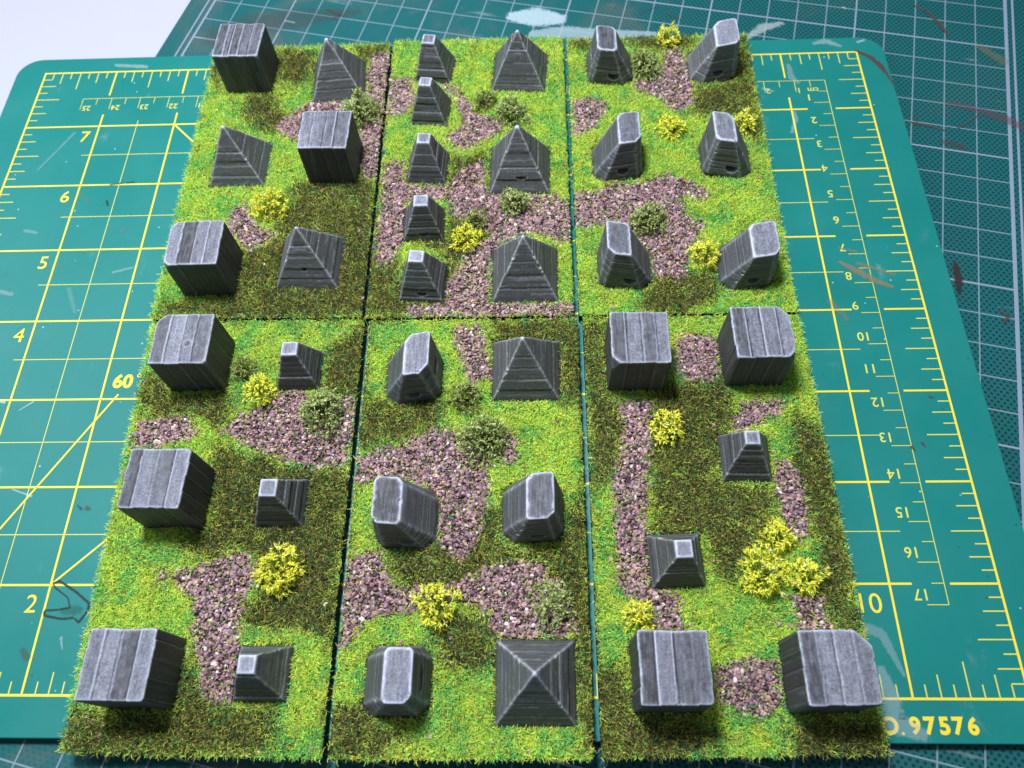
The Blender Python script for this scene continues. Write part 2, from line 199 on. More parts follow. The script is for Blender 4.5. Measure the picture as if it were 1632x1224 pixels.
def print_mat(name, c, rough, wear):
    T = NT(name, rough, .4)
    n1 = T.ss(T.noise(.9, 4, .7), .62, .74)
    T.color(T.mix(T.ma('MULTIPLY', n1, wear), c, (0.05, 0.24, 0.19)))
    return T.m
M_YEL = print_mat('yellow_print', (0.80, 0.62, 0.035), .45, .5)
M_YEL2 = print_mat('pale_yellow_print', (0.58, 0.58, 0.09), .5, .7)
M_LAV = print_mat('lavender_print', (0.21, 0.27, 0.36), .5, .55)
M_LAV2 = print_mat('faint_lavender_print', (0.15, 0.24, 0.29), .5, .6)

T = NT('white_table', .35, .5)
T.color(T.mix(T.ss(T.noise(.35, 2), .74, .78), (0.43, 0.445, 0.56), (0.25, 0.38, 0.45)))
M_TABLE = T.m

def stain_mat(name, c, rough=.55):
    T = NT(name, rough, .4)
    a = T.attr()
    n1 = T.ma('ADD', T.ma('MULTIPLY_ADD', T.noise(.55, 6, .8, dist=1.2), 2.2, -.95), T.ma('MULTIPLY', T.noise(2.6, 3, .7), .7))
    sp = T.n('ShaderNodeSeparateColor'); T.lk(a.outputs['Color'], sp.inputs[0])
    # R: coverage, G: opacity
    e = T.ma('SUBTRACT', T.ma('MULTIPLY', sp.outputs[0], 1.45 if name.startswith('pale') else 1.05), n1)
    f = T.ma('MULTIPLY', T.ss(e, -.10, .55), sp.outputs[1])
    T.setin(T.b.inputs['Alpha'], f)
    T.color(T.mix(T.noise(1.5, 3), tuple(x*.8 for x in c), tuple(min(1, x*1.15) for x in c)))
    return T.m
STC = dict(brown=(0.085, 0.045, 0.04), white=(0.62, 0.74, 0.78), tan=(0.26, 0.21, 0.12), pale=(0.42, 0.58, 0.66),
           black=(0.01, 0.015, 0.02), red=(0.35, 0.07, 0.05), purple=(0.13, 0.06, 0.10), dark=(0.03, 0.018, 0.018))
M_ST = {k: stain_mat(k+'_stain', v) for k, v in STC.items()}

# painted resin of the obstacles; vertex colour R = how much pale paint caught there, G = green tint of wash
T = NT('drybrushed_grey_paint', .62, .35)
a = T.attr(); sp = T.n('ShaderNodeSeparateColor'); T.lk(a.outputs['Color'], sp.inputs[0])
gr = T.noise(1.9, 5, .8)
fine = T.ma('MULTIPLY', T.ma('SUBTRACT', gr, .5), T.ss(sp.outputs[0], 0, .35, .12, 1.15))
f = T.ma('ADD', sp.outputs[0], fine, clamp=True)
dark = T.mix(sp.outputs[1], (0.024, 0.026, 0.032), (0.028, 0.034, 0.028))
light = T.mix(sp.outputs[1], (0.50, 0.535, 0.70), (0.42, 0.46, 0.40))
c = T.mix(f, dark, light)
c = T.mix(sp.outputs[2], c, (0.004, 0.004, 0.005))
T.color(c); T.bump(T.noise(4.5, 3, .7), .35, .08)
M_ROCK = T.m

def attr_mat(name, rough, spec=.3, trans=0.0, noise_scale=0):
    T = NT(name, rough, spec)
    a = T.attr(); T.lk(a.outputs['Color'], T.b.inputs['Base Color'])
    if noise_scale: T.color(T.mix(T.ma('MULTIPLY', T.noise(noise_scale, 3), .6), a.outputs['Color'], (0.02, 0.02, 0.015)))
    if trans:
        tr = T.n('ShaderNodeBsdfTranslucent'); T.lk(a.outputs['Color'], tr.inputs[0])
        mx = T.n('ShaderNodeMixShader'); mx.inputs[0].default_value = trans
        out = T.t.nodes['Material Output']
        T.lk(T.b.outputs[0], mx.inputs[1]); T.lk(tr.outputs[0], mx.inputs[2]); T.lk(mx.outputs[0], out.inputs[0])
    return T.m
M_FIB = attr_mat('static_grass_fibre', .65, .2, .25)
M_SOIL = attr_mat('painted_soil', .9, .1)
M_STONE = attr_mat('ballast_stone', .55, .4)
M_LEAF = attr_mat('foam_leaf', .7, .2)
T = NT('black_board', .6, .3); T.color((0.010, 0.011, 0.012)); M_BOARD = T.m

# ------------------------------------------------------------------ table and the two cutting mats
def rounded_slab(x0, y0, x1, y1, z0, z1, r, n=10, bev=.25):
    ring = []
    for cx, cy, a0 in ((x1-r, y1-r, 0), (x0+r, y1-r, 90), (x0+r, y0+r, 180), (x1-r, y0+r, 270)):
        for i in range(n+1):
            a = math.radians(a0+90*i/n); ring.append((cx, cy, math.cos(a), math.sin(a)))
    V = []; F = []; m = len(ring)
    for z, rr in ((z0, r), (z1-bev, r), (z1-bev*.3, r-bev*.3), (z1, r-bev)):
        V += [(cx+rr*c, cy+rr*s_, z) for cx, cy, c, s_ in ring]
    for k in range(3):
        for i in range(m):
            j = (i+1) % m; F.append([k*m+i, k*m+j, (k+1)*m+j, (k+1)*m+i])
    F.append([3*m+i for i in range(m)]); F.append([m-1-i for i in range(m)])
    return V, F
V, F = rounded_slab(-520, -420, 560, 520, -30, -6, 10)
tab = add_mesh('table', V, F, M_TABLE, smooth=False); tag(tab, kind='structure')

class Sheet:                                     # thin printed rectangles and letters
    def __init__(s): s.V = []; s.F = []
    def rect(s, x0, y0, x1, y1, z):
        b = len(s.V); s.V += [(x0, y0, z), (x1, y0, z), (x1, y1, z), (x0, y1, z)]; s.F.append([b, b+1, b+2, b+3])
    def h(s, x0, x1, y, w, z): s.rect(min(x0, x1), y-w/2, max(x0, x1), y+w/2, z)
    def v(s, y0, y1, x, w, z): s.rect(x-w/2, min(y0, y1), x+w/2, max(y0, y1), z)
    def seg(s, a, b_, w, z):
        a = np.array(a, float); b_ = np.array(b_, float); d = (b_-a)/np.linalg.norm(b_-a); n = np.array([-d[1], d[0]])*w/2
        k = len(s.V); s.V += [tuple(a-n)+(z,), tuple(b_-n)+(z,), tuple(b_+n)+(z,), tuple(a+n)+(z,)]; s.F.append([k, k+1, k+2, k+3])
    def text(s, body, cx, cy, h, z, rot=0, bold=0.0, wide=1.0):
        """capital height h mm, centred at cx, cy"""
        cu = bpy.data.curves.new('t', 'FONT'); cu.body = body; cu.size = 1.0; cu.offset = bold; cu.resolution_u = 4
        o = bpy.data.objects.new('t', cu); COL.objects.link(o)
        dg = bpy.context.evaluated_depsgraph_get(); me = bpy.data.meshes.new_from_object(o.evaluated_get(dg))
        P = np.array([v.co[:] for v in me.vertices])
        lo = P.min(0); hi = P.max(0); k = h/(hi[1]-lo[1])
        P = (P-(lo+hi)/2)*k; P[:, 0] *= wide
        c, sn = math.cos(rot), math.sin(rot); b = len(s.V)
        for p in P: s.V.append((cx+c*p[0]-sn*p[1], cy+sn*p[0]+c*p[1], z))
        for f in me.polygons: s.F.append([b+i for i in f.vertices])
        bpy.data.objects.remove(o); bpy.data.curves.remove(cu); bpy.data.meshes.remove(me)
    def build(s, name, mat, parent): return add_mesh(name, s.V, s.F, mat, parent, smooth=False)

def stain(parent, zoff, pts, ws, key, alpha, name, seed, inv=None):
    """soft edged irregular paint mark following a polyline"""
    P = np.array(pts, float)
    if inv is not None: P = inv(P)
    seg = np.linalg.norm(np.diff(P, axis=0), axis=1); t = np.r_[0, np.cumsum(seg)]
    L = t[-1]; w = np.array(ws, float); ext = w.mean()*.5
    n = max(8, int(L/.5)+4); ss = np.linspace(-ext, L+ext, n)
    X = np.interp(ss, t, P[:, 0]); Y = np.interp(ss, t, P[:, 1]); W = np.interp(ss, t, w)
    d0 = (P[1]-P[0])/seg[0]; d1 = (P[-1]-P[-2])/seg[-1]
    a = ss < 0; X[a] += d0[0]*ss[a]; Y[a] += d0[1]*ss[a]
    b = ss > L; X[b] += d1[0]*(ss[b]-L); Y[b] += d1[1]*(ss[b]-L)
    dx = np.gradient(X); dy = np.gradient(Y); q = np.hypot(dx, dy)+1e-9; nx, ny = -dy/q, dx/q
    m = 9; u = np.linspace(-1, 1, m); U, S_ = np.meshgrid(u, np.arange(n))
    VX = X[:, None]+nx[:, None]*U*W[:, None]*.75; VY = Y[:, None]+ny[:, None]*U*W[:, None]*.75
    endf = np.clip(np.minimum(ss+ext, L+ext-ss)/(ext+1e-6), 0, 1)
    cov = np.clip((1-np.abs(U)**1.5)*1.15, 0, 1)*np.sqrt(endf)[:, None]
    V = np.c_[VX.ravel(), VY.ravel(), np.full(VX.size, zoff)]
    cols = np.c_[cov.ravel(), np.full(VX.size, alpha), np.zeros(VX.size)]
    idx = np.arange(n*m).reshape(n, m)
    F = np.c_[idx[:-1, :-1].ravel(), idx[1:, :-1].ravel(), idx[1:, 1:].ravel(), idx[:-1, 1:].ravel()]
    return add_mesh(name, V, F, M_ST[key], parent, colors=cols)

# lower mat, turned 13.6 degrees; its local origin is one crossing of its centimetre grid
LM = empty('cutting_mat', (314.1, 220.7, -3), math.radians(-13.6))
tag(LM, 'worn dark green cutting mat with lavender grid and dotted grain, lying underneath the other mat', 'cutting mat')
V, F = rounded_slab(-269.5, -335, 29.5, 120, -3, 0, 8)
add_mesh('mat_board', V, F, M_LOW, LM, smooth=False)
S1, S2 = Sheet(), Sheet()
for i in range(-26, 3):
    x = i*10.0; bold = (i % 5 == 2)
    (S1 if bold else S2).v(-330, 110, x, .55 if bold else .40, .04)
for j in range(-33, 12):
    y = j*10.0; bold = (j % 5 == 4)
    (S1 if bold else S2).h(-260, 20, y, .62 if bold else .42, .055 if bold else .048)
S1.v(-332, 112, 20.0, 1.15, .07); S1.v(-334, 114, 22.4, .75, .07)
S1.v(-332, 112, -260.0, .8, .07); S1.v(-334, 114, -262.4, .6, .07)
S1.build('bold_grid_lines', M_LAV, LM); S2.build('fine_grid_lines', M_LAV2, LM)

UM = empty('cutting_mat', (0, 0, 0))
tag(UM, 'bright teal cutting mat with yellow grid and numbers, directly under the tiles', 'cutting mat')
V, F = rounded_slab(-10.6, -9.1, 288.7, 210.3, -3, 0, 8)
add_mesh('mat_board', V, F, M_MAT, UM, smooth=False)
I = 25.4
Y1, Y2 = Sheet(), Sheet()
WB, WF, WT, WH, WC = .56, .53, .31, .23, .21
Y1.h(-.3, 11*I+.3, 0, WB, .05); Y1.h(-.3, 11*I+.3, 8*I, WB, .05); Y1.v(0, 8*I, 0, WB, .06); Y1.v(0, 8*I, 11*I, WB, .06)
for i in range(1, 8):
    Y1.h(0, 259.2, i*I, WF, .04); Y1.h(268.1, 11*I, i*I, WF, .04)
for i in range(1, 11):
    Y1.v(0, 183.0, i*I, WF, .065); Y1.v(191.9, 8*I, i*I, WF, .065)
for i in range(1, 7): Y2.h(22.4, 259.2, (i+.5)*I, WH, .04)
for i in range(1, 10): Y2.v(24, 180.0, (i+.5)*I, WH, .055)
def tick(i): return 7.9 if i % 4 == 0 else (5.1 if i % 2 == 0 else 3.0)
for k in range(1, 88):
    if k % 8 == 0: continue
    x = k*I/8; L_ = tick(k)
    Y2.v(0, L_, x, WT, .045); Y2.v(8*I-L_, 8*I, x, WT, .045)
for k in range(1, 64):
    if k % 8 == 0: continue
    y = k*I/8; L_ = tick(k)+.2
    Y2.h(0, L_, y, WT, .058); Y2.h(11*I-L_, 11*I, y, WT, .058)
X0, YT = 266.7, 190.5                                        # centimetre rulers
Y2.h(16.7, X0, YT, WC, .075); Y2.v(20.5, YT, X0, WC, .08)
for k in range(1, 51): Y2.v(YT, YT-(5 if k % 2 == 0 else 2.9), X0-5*k, WC, .085)
for k in range(1, 35): Y2.h(X0-(5 if k % 2 == 0 else 2.9), X0, YT-5*k, WC, .09)
Y1.seg((I, I), (55.5, 77.6), .5, .095); Y1.seg((2*I, I), (150, 25.4+99.2), .5, .095); Y1.seg((2*I, 7*I), (150, 7*I-99.2), .5, .1)
Y1.build('grid_lines', M_YEL, UM); Y2.build('fine_lines', M_YEL2, UM)
def numeral(body, cx, cy, h, mat, rot=0, bold=0.0, name='numeral'):
    t = Sheet(); t.text(body, cx, cy, h, .06, rot, bold); t.build(name, mat, UM)
for i in range(2, 8): numeral(str(i), 21.7, i*I-4.6, 4.5, M_YEL, bold=.004)
numeral('2', 2*I-3.6, I-4.5, 4.3, M_YEL); numeral('10', 10*I-5.2, I-4.5, 4.6, M_YEL)
numeral('60', 55.9, 81.7, 4.4, M_YEL, bold=.035); numeral('o', 60.15, 83.4, 1.25, M_YEL, bold=.02, name='degree_sign')
for chx, ch in ((247.75, 'O'), (253.25, '9'), (256.5, '7'), (259.55, '5'), (262.6, '7'), (265.7, '6')):
    numeral(ch, chx, -5.5, 3.75, M_YEL, bold=.04, name='letter' if ch == 'O' else 'numeral')
numeral('.', 250.4, -7.1, .65, M_YEL, bold=.04, name='full_stop')
for k in (1, 2, 21, 22, 23, 24, 25): numeral(str(k), X0-10*k+(2.1 if k > 9 else 1.0), 186.1, 2.2, M_YEL2, rot=math.pi, bold=.008)
numeral('cm', 262.3, 186.5, 1.5, M_YEL2, rot=math.pi, bold=.01, name='unit_letters')
for k in range(1, 18): numeral(str(k), 260.4 if k < 10 else 260.6, YT-10*k+2.35, 2.7, M_YEL2, rot=math.pi, bold=.008)

def to_low(P):
    a = math.radians(13.6); Q = P-np.array([314.1, 220.7]); c, s_ = math.cos(a), math.sin(a)
    return np.c_[c*Q[:, 0]-s_*Q[:, 1], s_*Q[:, 0]+c*Q[:, 1]]
PALE0 = min(i for i, s_ in enumerate(STAINS) if s_[0] == 'L' and s_[3] == 'pale')
for i, (lay, pts, ws, key, al) in enumerate(STAINS):
    al = al*(.5 if key in ('white', 'red') and ws[0] < 2 else .5 if key in ('pale', 'purple') and lay == 'U' or key == 'purple' else 1.0)
    nm = {'white': 'scuff', 'pale': 'dried_glue'}.get(key, 'paint_stain')
    if lay == 'L' and key == 'pale': al *= .8
    if i == PALE0: pts = [(163.5, 229.2), (171.5, 228.6), (180.0, 227.0)]; ws = [4.5, 10.0, 5.0]
    if lay == 'U': stain(UM, .12+.003*i, pts, ws, key, al, nm, i)
    else: stain(LM, .10+.003*i, pts, ws, key, al, nm, i, to_low)

# ------------------------------------------------------------------ ground cover maps
GX0, GY0, GS = 55.0, -18.0, .25; GNX, GNY = 784, 932
gx = GX0+(np.arange(GNX)+.5)*GS; gy = GY0+(np.arange(GNY)+.5)*GS
def raster(polys):
    m = np.zeros((GNY, GNX), bool)
    for P in polys:
        P = np.array(P); i0 = max(0, int((P[:, 0].min()-GX0)/GS)); i1 = min(GNX, int((P[:, 0].max()-GX0)/GS)+1)
        j0 = max(0, int((P[:, 1].min()-GY0)/GS)); j1 = min(GNY, int((P[:, 1].max()-GY0)/GS)+1)
        X, Y = np.meshgrid(gx[i0:i1], gy[j0:j1]); ins = np.zeros(X.shape, bool)
        for k in range(len(P)):
            x1, y1 = P[k]; x2, y2 = P[(k+1) % len(P)]
            if y1 == y2: continue
            ins ^= ((y1 > Y) != (y2 > Y)) & (X < (x2-x1)*(Y-y1)/(y2-y1)+x1)
        m[j0:j1, i0:i1] |= ins
    return m
GMAP, DMAP = raster(GRAVEL), raster(DARK)
def look(M, x, y):
    i = np.clip(((x-GX0)/GS).astype(int), 0, GNX-1); j = np.clip(((y-GY0)/GS).astype(int), 0, GNY-1)
    return M[j, i]
def is_gravel(x, y, jit=.75):
    wx = .9*fbm(x*.35, y*.35, seed=3)+rng.normal(0, jit, x.shape); wy = .9*fbm(x*.35, y*.35, seed=9)+rng.normal(0, jit, x.shape)
    return look(GMAP, x+wx, y+wy)
def is_dark(x, y):
    wx = 1.8*fbm(x*.25, y*.25, seed=13)+rng.normal(0, 1.5, x.shape); wy = 1.8*fbm(x*.25, y*.25, seed=19)+rng.normal(0, 1.2, x.shape)
    return look(DMAP, x+wx, y+wy)
FOOT = []                                                    # outlines of the obstacles (no growth inside)
def in_foot(x, y):
    r = np.zeros(x.shape, bool)
    for cx, cy, hx, hy, a, kk in FOOT:
        c, s_ = math.cos(a), math.sin(a); u = (x-cx)*c+(y-cy)*s_; v = -(x-cx)*s_+(y-cy)*c
        r |= (np.abs(u) < hx) & (np.abs(v) < hy) & (np.abs(u)+np.abs(v) < hx+hy-kk)
    return r

# ------------------------------------------------------------------ obstacles
def grid_box(n):
    """four sides + top of a unit box as quad grids; u,v in -1..1, w in 0..1"""
    V = []; F = []; t = np.linspace(-1, 1, n+1); A, B = np.meshgrid(t, t, indexing='ij')
    w = (B+1)/2
    faces = [np.stack([A, -np.ones_like(A), w], -1), np.stack([np.ones_like(A), A, w], -1),
             np.stack([-A, np.ones_like(A), w], -1), np.stack([-np.ones_like(A), -A, w], -1),
             np.stack([A, B, np.ones_like(A)], -1)]
    b = 0
    for f in faces:
        V.append(f.reshape(-1, 3)); idx = np.arange((n+1)**2).reshape(n+1, n+1)+b; b += (n+1)**2
        F.append(np.c_[idx[:-1, :-1].ravel(), idx[1:, :-1].ravel(), idx[1:, 1:].ravel(), idx[:-1, 1:].ravel()])
    V = np.concatenate(V); F = np.concatenate(F)
    key = np.round(V*1e4).astype(np.int64); _, first, inv = np.unique(key, axis=0, return_index=True, return_inverse=True)
    return V[first], inv.reshape(-1)[F]

def obstacle(name, label, cat, group, cx, cy, H, bottom, top, rot=0, courses=None, seed=0, chips=(), cuts=(), holes=(),
             top_lines=None, side_vertical=False, topf=.34, sidef=.05, ridge=.42, gtint=.5, n=56, beta=4.2, dent=None, relief=1.0, twist=0.0, fine=1.0, rimw=.35):
    """bottom, top: matching convex outlines (mm, local). Planks, worn edges, chips and holes are cut into the surface."""
    R = np.random.default_rng(1000+seed)
    bot = np.array(bottom, float); tp = np.array(top, float); m = len(bot)
    N = []; D = []; TAN = []
    for i in range(m):
        j = (i+1) % m
        p0 = np.r_[bot[i], 0]; p1 = np.r_[bot[j], 0]; q = np.r_[(tp[i]+tp[j])/2, H]
        dT = np.r_[tp[j]-tp[i], 0]; dT /= np.linalg.norm(dT)+1e-9; dB = (p1-p0)/np.linalg.norm(p1-p0)
        pm = (p0+p1)/2; nn = np.cross(dB*(1-twist)+dT*twist, q-pm); p0_, p0 = p0, pm; nn /= np.linalg.norm(nn); N.append(nn); D.append(max(nn@p0, nn@q)); p0 = p0_
        tt = (p1-p0)/np.linalg.norm(p1-p0); TAN.append(tt)
    N.append(np.array([0, 0, 1.])); D.append(H); TAN.append(np.array([1., 0, 0]))
    for (nx, ny, nz, off) in cuts:
        nn = np.array([nx, ny, nz], float); nn /= np.linalg.norm(nn); N.append(nn); D.append(off); TAN.append(np.array([0, 0, 1.]))
    N = np.array(N); D = np.array(D)
    B, F = grid_box(n)
    bb = np.abs(bot).max(0); tc = tp.mean(0); tb = np.abs(tp-tc).max(0)
    w = B[:, 2]
    # denser rows near top and bottom keeps the rims crisp
    X = B[:, 0]*((1-w)*bb[0]+w*tb[0])+w*tc[0]; Y = B[:, 1]*((1-w)*bb[1]+w*tb[1])+w*tc[1]; Z = w*H
    V0 = np.c_[X, Y, Z]; c = np.r_[tc*.35, H*.38]
    dirv = V0-c
    # sharp projection first
    def g(P, disp=0): return P@N.T-D-disp
    def solve(disp, extra=None, it=16):
        lo = np.full(len(V0), .2); hi = np.full(len(V0), 1.6)
        for _ in range(it):
            mid = (lo+hi)/2; P = c+mid[:, None]*dirv
            G = g(P, disp); mx = G.max(1); Fv = mx+np.log(np.exp(beta*(G-mx[:, None])).sum(1))/beta
            if extra is not None: Fv = np.maximum(Fv, extra(P))
            ins = Fv < 0; lo = np.where(ins, mid, lo); hi = np.where(ins, hi, mid)
        return c+((lo+hi)/2)[:, None]*dirv
    P = solve(0)
    K = len(D); disp = np.zeros((len(V0), K)); line = np.zeros((len(V0), K)); tone = np.zeros((len(V0), K))
    for k in range(m+1):
        along = P@TAN[k]
        if k == m: s_, o_ = P[:, 0], P[:, 1]
        elif side_vertical: s_, o_ = along, P[:, 2]
        else: s_, o_ = P[:, 2], along
        if k == m:
            bounds = list(top_lines) if top_lines is not None else []
        elif side_vertical:
            sp = R.uniform(3.2, 4.2); bounds = list(np.arange(-7.4, 7.4, sp)+R.uniform(0, .8))
        else: bounds = list(courses) if courses is not None else []
        lev = R.uniform(-.16, .10, len(bounds)+1)*(1 if k == m else relief); ton = R.uniform(-.07, .09, len(bounds)+1)
        sw = s_+(.13 if k == m else .06)*noise(o_*.45, np.full_like(o_, seed*3.1+k), seed=5)+.05*noise(o_*1.7, np.full_like(o_, seed*1.7+k), seed=6)
        idx = np.searchsorted(np.array(bounds), sw) if bounds else np.zeros(len(sw), int)
        disp[:, k] += lev[idx]; tone[:, k] += ton[idx]
        for bi, b0 in enumerate(bounds):
            dd = sw-b0; up = lev[bi+1] > lev[bi]; hgt = abs(lev[bi+1]-lev[bi])/.26
            wgt = R.uniform(.25, 1.0)
            dhi = dd if up else -dd
            line[:, k] += np.exp(-((dhi-.10)/.15)**2)*(.25+.85*hgt*wgt) * (1 if k == m or side_vertical else (.9 if not up else .5))
            line[:, k] -= np.exp(-((dhi+.25)/.20)**2)*.40*(.3+hgt)
            disp[:, k] -= .10*np.exp(-(dd/.16)**2)
        disp[:, k] += .02*noise(s_*3.2, o_*.35, seed=seed+k)+.04*fbm(P[:, 0]*.5+k*7, P[:, 1]*.5, P[:, 2]*.5, seed=seed, o=2)
        tone[:, k] += .035*noise(s_*3.6, o_*.3, seed=seed+k+40)+.035*noise(s_*7, o_*.5, seed=seed+k+44)
        if k != m:
            w1 = noise(s_*1.15+.25*noise(o_*.5, s_*.2, seed=k), np.full_like(o_, k*5.3+seed), seed=seed+60)
            on = np.clip(noise(o_*.28+3*k, s_*.9, seed=seed+61)*2+.75, 0, 1)
            line[:, k] += fine*.55*np.clip(1-np.abs(w1)*6.5, 0, 1)*on
            disp[:, k] += fine*.035*w1
    holev = np.zeros(len(V0))
    for (k, a0, z0, rw, rh, depth) in holes:                  # recessed half-round slots on side k
        al = P@TAN[k]; zz = P[:, 2]-z0
        e = np.where(zz > 0, np.maximum(np.abs(al-a0)/rw, zz/(rh*.35)), np.sqrt(((al-a0)/rw)**2+(zz/rh)**2))
        near = (g(P)[:, k] > -.6)
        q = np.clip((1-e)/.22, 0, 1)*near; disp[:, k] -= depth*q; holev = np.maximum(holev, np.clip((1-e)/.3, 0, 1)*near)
        line[:, k] += .55*np.exp(-((e-1.12)/.10)**2)*near*(zz < .4)
    balls = []
    for (k1, frac, rad, zf) in chips:                          # knocks along the rims
        i = k1 % m; p = np.r_[bot[i]*(1-zf)+tp[i]*zf, H*zf]; q = np.r_[bot[(i+1) % m]*(1-zf)+tp[(i+1) % m]*zf, H*zf]
        balls.append((p*(1-frac)+q*frac+np.array([0, 0, rad*.3]), rad))
    def extra(Q):
        r = np.full(len(Q), -9.)
        for b0, rad in balls: r = np.maximum(r, rad*1.0-np.linalg.norm(Q-b0, axis=1)+.12*noise(Q[:, 0]*2, Q[:, 1]*2, Q[:, 2]*2, seed=seed))
        return r
    P2 = solve(disp, extra if balls else None)
    G = g(P2, disp); mx = G.max(1, keepdims=True); Wt = np.exp(4.2*(G-mx)); Wt /= Wt.sum(1, keepdims=True)
    Wf = np.exp(9*(G-mx)); Wf /= Wf.sum(1, keepdims=True)
    edge = np.clip((1-Wt.max(1))*2.0, 0, 1)**1.3
    topw = Wf[:, m]
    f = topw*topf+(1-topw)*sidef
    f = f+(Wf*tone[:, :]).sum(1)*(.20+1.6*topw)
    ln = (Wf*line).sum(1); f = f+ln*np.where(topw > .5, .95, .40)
    near_top = np.clip((Wt[:, m]-.02)*6, 0, 1)
    en = .75+.35*noise(P2[:, 0]*1.3, P2[:, 1]*1.3, P2[:, 2]*1.3, seed=seed+5)
    f = f+edge*en*(near_top*.92+(1-near_top)*ridge)
    oth = np.delete(G, m, axis=1).max(1); rw_ = rimw*(1+.7*noise(P2[:, 0]*.8, P2[:, 1]*.8, P2[:, 2]*.8, seed=seed+9))
    f = f+topw*(.34+.16*noise(P2[:, 0]*1.9, P2[:, 1]*1.9, seed=seed+11))*np.exp(-(np.clip(-oth, 0, 9)/rw_)**3)
    f = f+.09*fbm(P2[:, 0]*.9, P2[:, 1]*.9, P2[:, 2]*.9, seed=seed+8)*topw
    if dent is not None:
        dd = np.hypot(P2[:, 0]-dent[0], P2[:, 1]-dent[1])
        P2[:, 2] -= topw*.35*np.clip(1-dd/dent[2], 0, 1); f = f+.16*topw*np.exp(-((dd-dent[2])/.28)**2)*(1+.8*noise(P2[:, 0]*2, P2[:, 1]*2, seed=3))-.10*topw*(dd < dent[2]*.6)
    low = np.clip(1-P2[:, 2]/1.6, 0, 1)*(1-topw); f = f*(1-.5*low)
    gt = np.clip(gtint*(1-topw)+.25*fbm(P2[:, 0]*.3, P2[:, 1]*.3, P2[:, 2]*.3, seed=seed+3), 0, 1)
    for b0, rad in balls:
        q = np.linalg.norm(P2-b0, axis=1); f = np.where(q < rad*.93, .06, f); f = f+.22*np.exp(-((q-rad*1.12)/.14)**2)
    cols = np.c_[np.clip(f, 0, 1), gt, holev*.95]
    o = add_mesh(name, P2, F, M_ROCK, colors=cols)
    o.location = (cx*MM, cy*MM, 3.0*MM); o.rotation_euler = (0, 0, math.radians(rot))
    tag(o, label, cat, group)
    FOOT.append((cx, cy, bb[0]+.25, bb[1]+.25, math.radians(rot), 2.2 if m == 8 else 0))
    return o

def rect(hx, hy, ox=0, oy=0): return [(ox-hx, oy-hy), (ox+hx, oy-hy), (ox+hx, oy+hy), (ox-hx, oy+hy)]
def octo(hx, hy, kx, ky):
    return [(-hx+kx, -hy), (hx-kx, -hy), (hx, -hy+ky), (hx, hy-ky), (hx-kx, hy), (-hx+kx, hy), (-hx, hy-ky), (-hx, -hy+ky)]

CUBES = [  # x, y (base centre), turn, cuts (sx, sy, amount), top line positions, label
 (76.3, 195.0, -1.5, [(1, -1, .7)], (-4.0, -2.2, .8, 4.0), 'dark grey cube in the far left corner of the display, left of a tall pyramid', None),
 (108.6, 155.6, -.8, [], (-3.8, .2, 3.0), 'dark grey cube half on gravel, in front of the bush on the far left tile', None),
 (77.0, 114.9, .8, [(-1, 1, 1.6), (-1, -1, 1.3)], (-3.7, .2, 3.6), 'dark grey cube with two chipped left corners, third from the back on the left side', None),
 (79.6, 84.4, .4, [(-1, 1, 1.9), (1, -1, .8)], (-3.6, .3, 3.4), 'dark grey cube with a small round dent in its top, beside a yellow tuft', (1.8, -1.6, 1.1)),
 (80.7, 46.4, -1.2, [(-1, -1, .5), (1, 1, .5)], (-4.2, -.2, 3.9), 'dark grey cube on the left edge, just in front of a small gravel patch', None),
 (81.4, 4.6, -.5, [], (-3.9, .0, 3.9), 'dark grey cube in the near left corner of the display', None),
 (197.2, 83.0, .6, [(-1, -1, 1.7)], (-3.6, .6, 4.0), 'dark grey cube with a chipped front left corner, heading the long gravel strip', None),
 (227.9, 84.1, .6, [(1, 1, 2.3), (1, -1, 1.7), (-1, -1, .6)], (-4.0, -.1, 3.8), 'dark grey cube with both right corners missing, on the right edge near the middle', None),
 (199.2, 4.3, .3, [(1, -1, .5)], (-3.8, -.1), 'dark grey cube with one pale ridge down the middle of its top, front edge', None),
 (232.7, 4.4, .8, [(1, 1, 2.6), (1, -1, .7)], (-3.8, -.2, 3.7), 'dark grey cube missing its back right corner, in the near right corner of the display', None),
]
for i, (x, y, r, cut, tl, lab, dent) in enumerate(CUBES):
    cuts = [(sx*.62, sy*.62, .35, (7.5*1.24+15.7*.35)/math.sqrt(.62**2*2+.35**2)-a*.86) for sx, sy, a in cut]
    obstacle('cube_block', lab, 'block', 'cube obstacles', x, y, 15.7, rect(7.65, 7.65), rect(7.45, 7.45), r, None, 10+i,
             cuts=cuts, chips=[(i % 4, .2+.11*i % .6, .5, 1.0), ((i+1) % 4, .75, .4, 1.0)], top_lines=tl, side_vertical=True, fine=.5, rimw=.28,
             topf=.17, sidef=.055, ridge=.18, gtint=.45, dent=dent, beta=5)

